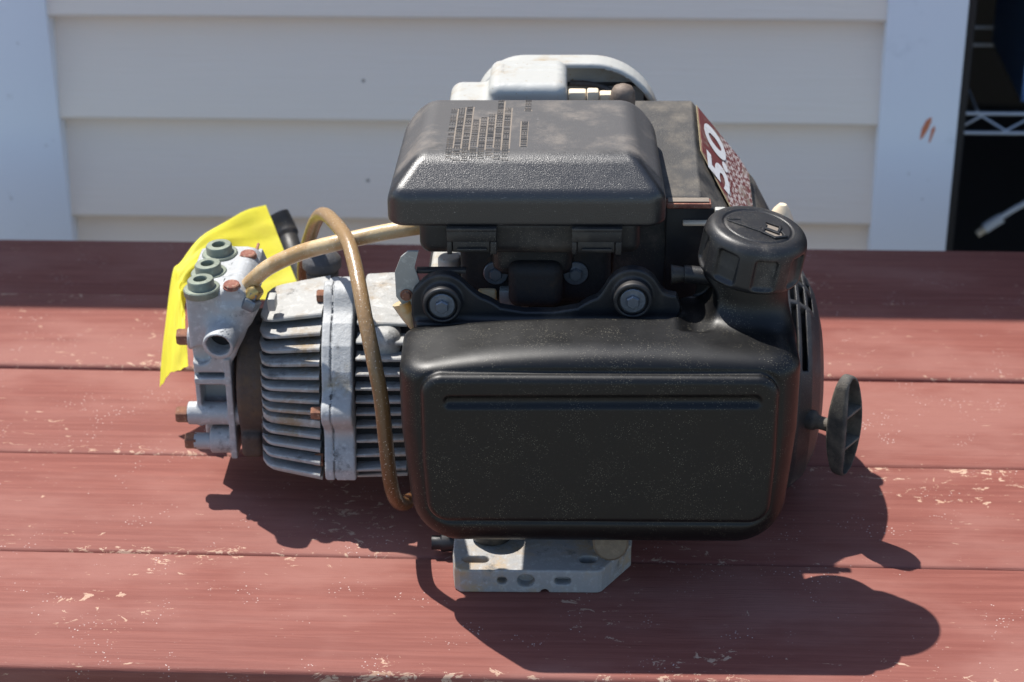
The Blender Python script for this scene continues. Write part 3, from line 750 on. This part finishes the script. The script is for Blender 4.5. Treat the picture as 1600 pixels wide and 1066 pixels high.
# shroud over the fan
def f_shr(P):
    x, y, z = P.T; zs = z-.15*(y-.2)
    poly = [(.012, .252), (.070, .252), (.096, .2185), (.1185, .190), (.134, .160), (.138, .06), (.012, .06)]
    return smax(ext(spoly(x, zs, poly)-.002, y-.195, .070, .003), (.128-y)*.9-(z-.30)*0.0, .002)
shr = moulded('fan_shroud', f_shr, (.008, .122, .055), (.145, .268, .268), .0016, M['shroud'], eng)
# decal on its sloping face
sv = Vector((.6122, 0, -.7907)); nv = Vector((.7907, 0, .6122))
def dp(a, y, off): # a along the slope from the fold
    p = Vector((.072, y, .252+.15*(y-.2))); q = p+sv*a; return q+nv*off
def face_poly(name, pts, off, m, parent, th=.0003):
    bm = bmesh.new(); f = bm.faces.new([bm.verts.new(dp(a, y, off)) for a, y in pts]); bm.normal_update()
    if f.normal.x < 0: f.normal_flip()
    r_ = bmesh.ops.extrude_face_region(bm, geom=[f]); bmesh.ops.translate(bm, vec=nv*th, verts=[v for v in r_['geom'] if isinstance(v, bmesh.types.BMVert)])
    bmesh.ops.recalc_face_normals(bm, faces=bm.faces); return link(name, bm_mesh(name, bm, False), m, parent)
DO = .0028
outl = [(-.0005, .256), (-.0005, .190), (.034, .1585), (.066, .198), (.067, .252), (.055, .259)]
face_poly('decal_border', outl, DO, M['border'], shr)
cx_ = sum(p[0] for p in outl)/6; cy_ = sum(p[1] for p in outl)/6
inner = [(cx_+(a-cx_)*.955, cy_+(y-cy_)*.965) for a, y in outl]
dcl = face_poly('decal', inner, DO+.0004, M['decal'], shr)
dcl['label'] = 'red decal with white 5.0 and worn chequered print'
cu = bpy.data.curves.new('decal_number', 'FONT'); cu.body = '5.0'; cu.size = 1.; cu.extrude = 0; cu.offset = .034; cu.space_character = .92
tmp = bpy.data.objects.new('tmp', cu); C.objects.link(tmp); dg = bpy.context.evaluated_depsgraph_get()
tm = bpy.data.meshes.new_from_object(tmp.evaluated_get(dg)); bpy.data.objects.remove(tmp); bpy.data.curves.remove(cu)
co = np.array([v.co[:] for v in tm.vertices]); mn, mx_ = co.min(0), co.max(0)
for v in tm.vertices:
    fy = (v.co.x-mn[0])/(mx_[0]-mn[0]); fa = (v.co.y-mn[1])/(mx_[1]-mn[1])
    v.co = dp(.0335-fa*.0275, .1735+fy*.074, DO+.0011)
tm.update()
if tm.polygons[0].normal.x < 0: tm.flip_normals()
tm.name = 'decal_number'; link('decal_number', tm, M['print'], shr)
# heat shield bracket, rust edged, between lid and cap
hs = box('rusty_bracket', (.047, .118, .2385), (.078, .128, .2425), M['rust2'], eng, .0012)
bm = bmesh.new(); add_box(bm, (.048, .1195, .2428), (.0765, .1265, .2436), .0003); link('dust_film', bm_mesh('dust_film', bm), M['dust'], hs)
box('shield_plate', (.047, .121, .165), (.0825, .1235, .2375), M['steel'], eng, .001)
box('plate_lip', (.0585, .114, .2275), (.0800, .1205, .2295), M['tan'], eng, .0005)
box('white_tab', (.0805, .118, .2330), (.0880, .124, .2380), M['white'], eng, .001, 2, None)
link('tan_peg', lathe_mesh('tan_peg', [(.011, 0), (.010, .006), (.006, .014), (.003, .018), (.001, .0185)], 16), M['tan'], eng, (.137, .225, .178), (0, .1, 0))

# recoil starter cover
FY, FZ = .176, .080
def f_fan(P):
    x, y, z = P.T; r = np.hypot(y-FY, z-FZ)
    prof = [(.10, 0), (.10, .0895), (.130, .0895), (.1425, .0850), (.1520, .0765), (.1595, .062), (.1640, .044), (.1655, .0), (.1655, -.05), (.10, -.05)]
    d = spoly(x, r, prof)-.0015
    d = np.where(r < 0, d, d)
    inn = spoly(x, r, [(.095, -.1), (.095, .0865), (.130, .0865), (.1405, .0825), (.1495, .0740), (.1565, .060), (.1605, .043), (.1620, .0), (.1620, -.1)])
    d = np.maximum(d, -(inn+.0015))
    ang = np.degrees(np.arctan2(z-FZ, -(y-FY)))    # 0 = towards viewer, 90 = up
    am = (ang-52)*math.pi/180*r
    for xc, lo_, hi_ in ((.1335, 34, 104), (.1405, 31, 102), (.1475, 29, 98), (.1540, 62, 92)):
        s = np.maximum(np.abs(x-xc)-.0019, np.maximum((lo_-ang), (ang-hi_))*math.pi/180*r)
        bars = np.minimum(np.abs(ang-64), np.abs(ang-80))*math.pi/180*r-.0020
        s = np.maximum(s, -bars); s = np.maximum(s, .055-r)
        d = smax(d, -s, .0012)
    return d
fan = moulded('starter_cover', f_fan, (.125, FY-.097, FZ-.097), (.172, FY+.097, FZ+.097), .0012, M['fan'], eng)
link('fan_core', lathe_mesh('fan_core', [(.02, 0), (.080, .0), (.080, .008), (.060, .024), (.03, .027)], 40), M['castdark'], fan, (.128, FY, FZ), (0, math.radians(90), 0))

# starter handle
hc = (.1750, .0850, .0865)
def f_hnd(P):
    x, y, z = P.T
    a = math.radians(36); xr = (x-hc[0])*math.cos(a)-(y-hc[1])*math.sin(a); yr = (x-hc[0])*math.sin(a)+(y-hc[1])*math.cos(a); zr = z-hc[2]
    # outline across (y,z): long rounded bar; thickness bows outwards
    hz = .0405
    wy = .0135-.0070*np.clip(np.abs(zr)/hz, 0, 1)**2
    q0 = np.abs(yr)-wy+.008; q1 = np.abs(zr)-hz+.008
    d2 = np.minimum(np.maximum(q0, q1), 0)+np.hypot(np.maximum(q0, 0), np.maximum(q1, 0))-.008
    th = .0078-.0038*(zr/hz)**2
    d = smax(d2, np.abs(xr)-th, .003)
    inn = smax(d2+.0026, np.maximum(-(xr+th-.004), xr-.05), .001)
    ribs = np.minimum(np.minimum(np.abs(zr-.0125), np.abs(zr+.0125)), 1)-.0011
    inn = np.maximum(inn, -ribs)
    d = np.maximum(d, -inn)
    st = scap(P, (.1480, .1020, .0830), (hc[0]-.006, hc[1]+.004, .0830), .0048)
    st = smin(st, scyl(P, (.1490, .1015, .0830), (.1570, .0975, .0830), .0072, .002), .003)
    return smin(d, st, .004)
moulded('starter_handle', f_hnd, (.144, .060, .035), (.200, .112, .132), .0009, M['shroud'], eng)

# base plate
def f_base(P):
    x, y, z = P.T
    poly = [(-.0985, .004), (-.0945, .0), (.0005, .0), (.0035, .0015), (.0245, .034), (.027, .20), (-.1005, .20), (-.1005, .02)]
    d2 = spoly(x, y, poly); d = ext(d2, z-.0092, .0092, .0015)
    d = smin(d, sbox(P, (-.035, .12, .03), (.055, .07, .03), .01), .012)
    for a, b, r in (((-.089, .0145), (-.079, .0145), .0042), ((-.008, .0150), (-.004, .0150), .0042)):
        u = np.clip(x, a[0], b[0]); q = np.hypot(x-u, y-a[1])-r; d = smax(d, -ext(q, z-.016, .012), .0012)
    for c_, hw, r in ((-.0655, .0005, .0030), (-.0490, .001, .0050), (-.0235, .0028, .0030)):
        u = np.clip(x, c_-hw, c_+hw); q = np.hypot(x-u, z-.0098)-r; d = smax(d, -ext(q, y+.002, .010), .0012)
    d = smax(d, -scyl(P, (-.036, -.01, .0), (-.036, .01, .0), .003), .001)
    d = smax(d, -scyl(P, (-.054, -.006, .012), (-.054, .0015, .012), .0), .001) if False else d
    return d
moulded('base_plate', f_base, (-.104, -.002, -.0), (.03, .205, .062), .0011, M['base'], eng)
link('drain_plug', lathe_mesh('drain_plug', [(.0125, 0), (.0125, .016), (.011, .018), (.004, .0185)], 24), cast_metal('tan_plug', (.19, .145, .10), (.30, .24, .17)), eng, (.0095, .030, .026), (math.radians(68), 0, 0))
link('rubber_foot', lathe_mesh('rubber_foot', [(.014, 0), (.016, .006), (.016, .018), (.012, .022)], 24), M['plastic'], eng, (-.074, .043, .0195), (0, 0, 0))
link('oil_drain_tube', tube_mesh('oil_drain_tube', [(-.117, .048, .0100), (-.111, .048, .0100), (-.110, .048, .0100), (-.096, .050, .0100)], lambda u: .0052 if u < .5 else .0068, 20, 1), M['black'], eng)

# ---------------------------------------------------------------- pump
PY, PZ = .130, .100
def front_of(f):   # how far the casing reaches towards the front at height f (in radii)
    if f >= 0: return math.sqrt(max(0, 1-f*f))
    e = max(0, (-f-.46)/.16); return (1+.50*min(-f, .46))*(1-.20*e*e)
def back_of(f): return math.sqrt(max(.05, 1-f*f))
CP = [(f*1.0, 0) for f in ()]+[(-front_of(f), f) for f in (.97, .85, .7, .5, .3, .0, -.2, -.4, -.5, -.56, -.62)]+[(back_of(f), f) for f in (-.62, -.45, -.3, 0, .3, .6, .85, .97)]
def f_core(P):
    x, y, z = P.T; R = .0560+.007*np.clip((x+.2385)/.05, 0, 1)
    return ext(spoly((y-PY)/R, (z-PZ)/R, CP)*R*.9, x+.182, .0545, .004)
ph = link('pump_housing', sdf_mesh('pump_housing', f_core, (-.2385, PY-.10, PZ-.06), (-.125, PY+.07, PZ+.065), .0022), M['gap_dark'], eng)
def fin(x0, x1, R0, R1, dzf, th, rl, rr, end_round=True, zbase=1.0):
    """one cooling fin: a slab along the pump, its height scaling with the taper"""
    bm = bmesh.new(); n = 14; top = []
    for i in range(n+1):
        u = i/n; x_ = x0+(x1-x0)*u; R = R0+(R1-R0)*u
        zc = PZ+dzf*R; hf = R*front_of(dzf); hb_ = R*back_of(dzf)
        if end_round: k_ = min(1, .66+.34*math.sqrt(max(0, 1-(1-min(1, u/.26))**2))); hf *= k_; hb_ *= k_
        t_ = th*(.75+.25*min(1, u*2))
        top.append([(x_, PY-hf+.0008, zc+t_/2), (x_, PY-hf, zc+t_*.25), (x_, PY-hf, zc-t_*.25), (x_, PY-hf+.0008, zc-t_/2), (x_, PY+hb_, zc-t_/2), (x_, PY+hb_, zc+t_/2)])
    rings = [[bm.verts.new(p) for p in r_] for r_ in top]
    for a, b in zip(rings, rings[1:]):
        for k in range(6): bm.faces.new((a[k], a[(k+1) % 6], b[(k+1) % 6], b[k]))
    bm.faces.new(rings[0]); bm.faces.new(list(reversed(rings[-1]))); bmesh.ops.recalc_face_normals(bm, faces=bm.faces)
    return bm_mesh('cooling_fin', bm, True, 30)
for i in range(14):
    dzf = .90-1.49*i/13
    link('cooling_fin', fin(-.2385, -.1920, .0650, .0735, dzf, .0034 if i != 8 else .0060, 0, 0), M['cast'], ph).matrix_parent_inverse = Matrix.Identity(4)
INV = Matrix.Identity(4)
for i in range(12):
    dzf = .86-1.43*i/11
    o = link('cooling_fin', fin(-.1660, -.1300, .0715, .0700, dzf, .0031, 0, 0, False), M['cast'], ph); o.matrix_local = INV
def f_flg(P):
    x, y, z = P.T
    d2 = spoly((y-PY)/.0745, (z-PZ)/.0745, [p for p in CP if p[1] > -.52])*.0745*.95
    d2 = smin(d2, np.hypot(y-(PY-.0765), z-(PZ+.010))-.0095, .012)
    d2 = smin(d2, np.hypot(y-(PY-.010), z-(PZ+.071))-.0110, .012)
    d2 = smin(d2, np.hypot(y-(PY-.074), z-(PZ-.030))-.0095, .012)
    xc = -.1780-(z-PZ)*.03
    d = ext(d2, x-xc, .0112, .0015)
    seam = np.sqrt((np.maximum(-d, 0)*0+np.abs(x-xc+.004))**2)-.0005
    d = smax(d, -np.maximum(seam, -(d2+.0012)), .0008)
    for yy, zz_ in ((PY-.0765, PZ+.010), (PY-.0760, PZ-.029)):
        d = smax(d, -scyl(P, (-.160, yy, zz_), (-.1670, yy, zz_), .0055, .0005), .001)
    return d
flg = moulded('pump_flange', f_flg, (-.196, PY-.110, PZ-.085), (-.16, PY+.08, PZ+.09), .0014, M['cast2'], eng)
bm3 = bolt_mesh('bolt', .0052, .007)
for yy, zz_ in ((PY-.0765, PZ+.010), (PY-.010, PZ+.071), (PY-.0760, PZ-.029)): bolt(bm3, M['rust'], flg, (-.1905, yy, zz_), (-1, 0, 0))
# top shelf of the adaptor
moulded('adaptor_plate', lambda P: smin(sbox(P, (-.149, .150, .1560), (.018, .030, .006), .003), sbox(P, (-.146, .13, .10), (.012, .05, .06), .01), .01), (-.17, .08, .04), (-.128, .19, .170), .0018, M['cast'], eng)

# pump manifold
def f_man(P):
    x, y, z = P.T
    poly = [(-.2885, .187), (-.2430, .187), (-.2390, .176), (-.2555, .136), (-.2640, .122), (-.2870, .122), (-.2885, .146)]
    d = ext(spoly(x, z, poly), y-.130, .040, .003)
    d = smin(d, sbox(P, (-.2745, .140, .090), (.0125, .028, .042), .003), .004)          # web set back
    d = smin(d, sbox(P, (-.2740, .110, .1165), (.0130, .022, .0026), .001), .0015)        # ledge
    d = smin(d, sbox(P, (-.2620, .128, .0930), (.0024, .040, .0420), .001), .0015)        # flange toward the pump
    d = smin(d, sbox(P, (-.2860, .112, .1000), (.0018, .018, .0240), .001), .0015)
    d = smax(d, -scyl(P, (-.2810, .06, .137), (-.2810, .096, .137), .0075, .002), .002)
    # head top cylinder and boss
    d = smin(d, scyl(P, (-.2535, .088, .184), (-.2505, .158, .184), .0095, .002), .003)
    d = smin(d, sbox(P, (-.268, .130, .182), (.018, .038, .008), .004), .004)
    # outlet
    d = smin(d, scyl(P, (-.2600, .110, .1620), (-.2640, .070, .1545), .0128, .001, .0112), .008)
    d = smin(d, sbox(P, (-.258, .098, .168), (.008, .012, .012), .005), .006)
    # horizontal bolt tubes
    d = smin(d, scyl(P, (-.2955, .0985, .0845), (-.2540, .0985, .0845), .0086, .001), .002)
    d = smin(d, scyl(P, (-.2800, .0985, .0625), (-.2610, .0985, .0625), .0106, .0015), .002)
    d = smin(d, scyl(P, (-.2930, .112, .1410), (-.2700, .112, .1410), .0090, .001), .003)
    d = np.maximum(d, -scyl(P, (-.2590, .122, .1655), (-.2650, .055, .1530), .0086, 0))
    # elbow for the small hose
    d = smin(d, scyl(P, (-.2500, .098, .165), (-.2430, .094, .178), .0080, .001), .005)
    return d
man = moulded('pump_manifold', f_man, (-.305, .070, .040), (-.232, .175, .198), .0012, M['cast2'], eng)
bm4 = bolt_mesh('bolt', .0068, .0085)
for loc in ((-.2955, .096, .0845), (-.2930, .112, .1410)): bolt(bm4, M['rust'], man, loc, (-1, 0, 0))
bolt(bm4, M['rust'], man, (-.2905, .096, .0620), (-1, 0, 0))
link('bore_shade_disc', lathe_mesh('bore_shade_disc', [(.0084, 0), (.0084, .002), (.003, .0021)], 24), M['black'], man, (-.2628, .0835, .1577), axis_rot((-.15, -1, -.19)))  # black disc stands in for the shade inside the outlet hole
link('bolt_shank', tube_mesh('bolt_shank', [(-.2920, .096, .0620), (-.280, .096, .0620)], .0064, 14, 1), M['cast2'], man)
capm = lathe_mesh('valve_cap', [(.0115, 0), (.0118, .0008), (.0118, .0048), (.0112, .0056), (.0088, .0058), (.0086, .0062), (.0086, .0108), (.0080, .0118), (.0046, .0120), (.0042, .0112), (.0042, .0062), (.001, .006)], 40)
hexm = lathe_mesh('hex_socket', [(.0046, 0), (.0046, .0004)], 6)
for k, (xx, yy, zz_) in enumerate(((-.2765, .0945, .1850), (-.2755, .1210, .1850), (-.2720, .1510, .1865))):
    vc = link('valve_cap', capm, M['cap_green'], man, (xx, yy, zz_), (0, -.06, .3*k)); vc.scale = (1.12, 1.12, 1.0)
    link('hex_socket', hexm, M['black'], vc, (0, 0, .0066), (0, 0, .2)) if False else None
for xx, yy in ((-.2545, .0920), (-.2500, .1440)): bolt(bolt_mesh('bolt', .0058, .0035, .0064, .0012, 12), M['rust2'], man, (xx, yy, .1915), (0.03, -.1, 1))
# small slots in the head
for xx, yy in ((-.2605, .1060), (-.2590, .1330)): box('vent_slot', (xx-.002, yy-.003, .1896), (xx+.002, yy+.003, .1906), M['black'], eng, .0003)
# copper gasket ring and adaptor behind
gs = bmesh.new(); bmesh.ops.create_cone(gs, cap_ends=True, segments=40, radius1=.026, radius2=.026, depth=.0018)
link('copper_gasket', bm_mesh('copper_gasket', gs), M['rust2'], eng, (-.2560, .115, .100), (0, math.radians(90), 0))
moulded('swash_housing', lambda P: smin(smin(scyl(P, (-.256, PY, PZ), (-.232, PY, PZ), .050, .004), scyl(P, (-.2560, .110, .0765), (-.2440, .110, .0765), .0095, .002), .004), sbox(P, (-.247, .10, .066), (.008, .02, .010), .004), .004), (-.262, .07, .04), (-.228, .185, .155), .0018, M['grime'], eng)
link('bolt_sleeve', tube_mesh('bolt_sleeve', [(-.2530, .098, .0835), (-.2430, .098, .0835)], .0098, 18, 1), M['tan'], eng)
box('head_lug', (-.2310, .100, .168), (-.2255, .112, .178), M['white'], eng, .001)

# fittings and hoses
link('hose_nut', lathe_mesh('hose_nut', [(.0075, 0), (.0078, .001), (.0078, .007), (.0070, .008), (.0048, .0085), (.0048, .013)], 6), M['zinc'], eng, (-.2440, .092, .1760), (0, .45, 0))
t = MT('brass', .35, .9, (.42, .30, .12)); M['brass'] = t.m
link('brass_barb', lathe_mesh('brass_barb', [(.0058, 0), (.0060, .005), (.0052, .009), (.0046, .010)], 20), M['brass'], eng, (-.2425, .0935, .1830), (0, .8, 0))
hs1 = [(-.2475, .103, .1840), (-.2400, .108, .1905), (-.2290, .113, .1975), (-.2080, .120, .2045), (-.1820, .126, .2090), (-.1500, .130, .2150), (-.1180, .134, .2190), (-.085, .14, .2205)]
link('fuel_hose', tube_mesh('fuel_hose', [Vector(p)+Vector((-.007, .042, -.0215))*max(0, 1-i_/4) for i_, p in enumerate(hs1)], .0058, 20), M['hose'], eng)['label'] = 'pale amber hose from the pump head to under the filter lid'
hs2 = [(-0.2305, 0.28, 0.105), (-.2296, .275, .1155), (-.2265, .265, .134), (-.2180, .235, .162), (-.2080, .208, .190), (-.1990, .182, .2060), (-.1890, .155, .2130), (-.1755, .120, .2145), (-.1680, .095, .2080), (-.1620, .070, .1980), (-.1565, .050, .1820), (-.1510, .037, .160), (-.1470, .032, .135), (-.1450, .030, .105), (-.1438, .030, .082), (-.1422, .032, .064), (-.1400, .040, .050), (-.1370, .058, .036), (-.133, .085, .024)]
link('drain_hose', tube_mesh('drain_hose', hs2, .0052, 20), M['hose2'], eng)['label'] = 'brown stained clear hose arching over the pump and down beside the tank'
# thermal valve behind the pump and black elbow
link('relief_valve', lathe_mesh('relief_valve', [(.0125, 0), (.0125, .030), (.0118, .0305), (.0118, .034), (.0150, .0345), (.0150, .040), (.0142, .0415), (.0100, .0470), (.004, .0490)], 28), M['castdark'], eng, (-.2020, .190, .128), (0, 0, 0))
link('sight_glass', tube_mesh('sight_glass', [(-.2005, .1705, .139), (-.2005, .1705, .150)], .0042, 12, 1), M['plate'], eng)
link('inlet_elbow', tube_mesh('inlet_elbow', [(-0.2714, 0.43, 0.0963), (-0.2632, 0.42, 0.0833), (-0.2557, 0.4, 0.0744), (-0.2445, 0.36, 0.0722), (-0.2318, 0.3, 0.0779)], lambda u: .0100 if u < .3 else .0085, 20), M['plastic'], eng)

DP = Vector((-.007, .042, -.0215))
for o in eng.children:
    if o.name.split('.')[0] in ('pump_housing', 'pump_flange', 'adaptor_plate', 'pump_manifold', 'vent_slot', 'copper_gasket', 'swash_housing', 'bolt_sleeve', 'head_lug', 'hose_nut', 'brass_barb', 'relief_valve', 'sight_glass'): o.location = Vector(o.location)+DP
# ---------------------------------------------------------------- yellow tag on the pump
EM = Matrix.Translation((-0.00772563, 1.17682332, 0)) @ Matrix.Rotation(math.radians(1.3), 4, 'Z')
A = [(-0.343, 0.232, 0.0347), (-0.3414, 0.262, 0.0677), (-0.3385, 0.297, 0.1019), (-0.3327, 0.307, 0.1114), (-0.3167, 0.332, 0.1228), (-0.2957, 0.367, 0.1227), (-0.2751, 0.392, 0.1218)]     # outer edge, tip to top corner
B = [(-0.3138, 0.207, 0.0671), (-0.3165, 0.222, 0.0771), (-0.3209, 0.247, 0.0868), (-0.3238, 0.272, 0.0913), (-0.3054, 0.294, 0.0891), (-0.2737, 0.302, 0.0779), (-0.2359, 0.307, 0.0756)]     # inner edge
Ac = catmull(A, 8); Bc = catmull(B, 8); bm = bmesh.new(); nv_ = 16; grid = []
for i, (a, b) in enumerate(zip(Ac, Bc)):
    row = []
    for j in range(nv_+1):
        v = j/nv_; p = a.lerp(b, v); u = i/(len(Ac)-1)
        crease = .006*math.sin(math.pi*v)*(1-.5*u)+.0130*math.exp(-((v-.62)/.16)**2)*math.exp(-((u-.74)/.045)**2)*-1
        ripple = .0016*math.sin(9*u+5*v)+.0013*math.sin(23*u-11*v)+.0009*math.sin(31*v+7*u)
        p = p+Vector((0, -.5, .8))*(crease+ripple); row.append(bm.verts.new(p))
    grid.append(row)
for r0, r1 in zip(grid, grid[1:]):
    for j in range(nv_): bm.faces.new((r0[j], r0[j+1], r1[j+1], r1[j]))
bmesh.ops.recalc_face_normals(bm, faces=bm.faces)
bmesh.ops.solidify(bm, geom=bm.faces[:], thickness=.0003)
me = bm_mesh('yellow_tag', bm, True, 80)
tg = link('yellow_tag', me, M['tag']); tg.matrix_world = EM
tag(tg, 'bright yellow blank sheet tag tucked behind the pump head', 'tag')
# reddish tie wire that holds the tag to the pump head
tie = link('tie_wire', tube_mesh('tie_wire', [(-.2555, .196, .160), (-.2540, .214, .166), (-.2600, .245, .150), (-.2740, .285, .112), (-.2780, .300, .098)], .0011, 8), M['rust2'], tg)
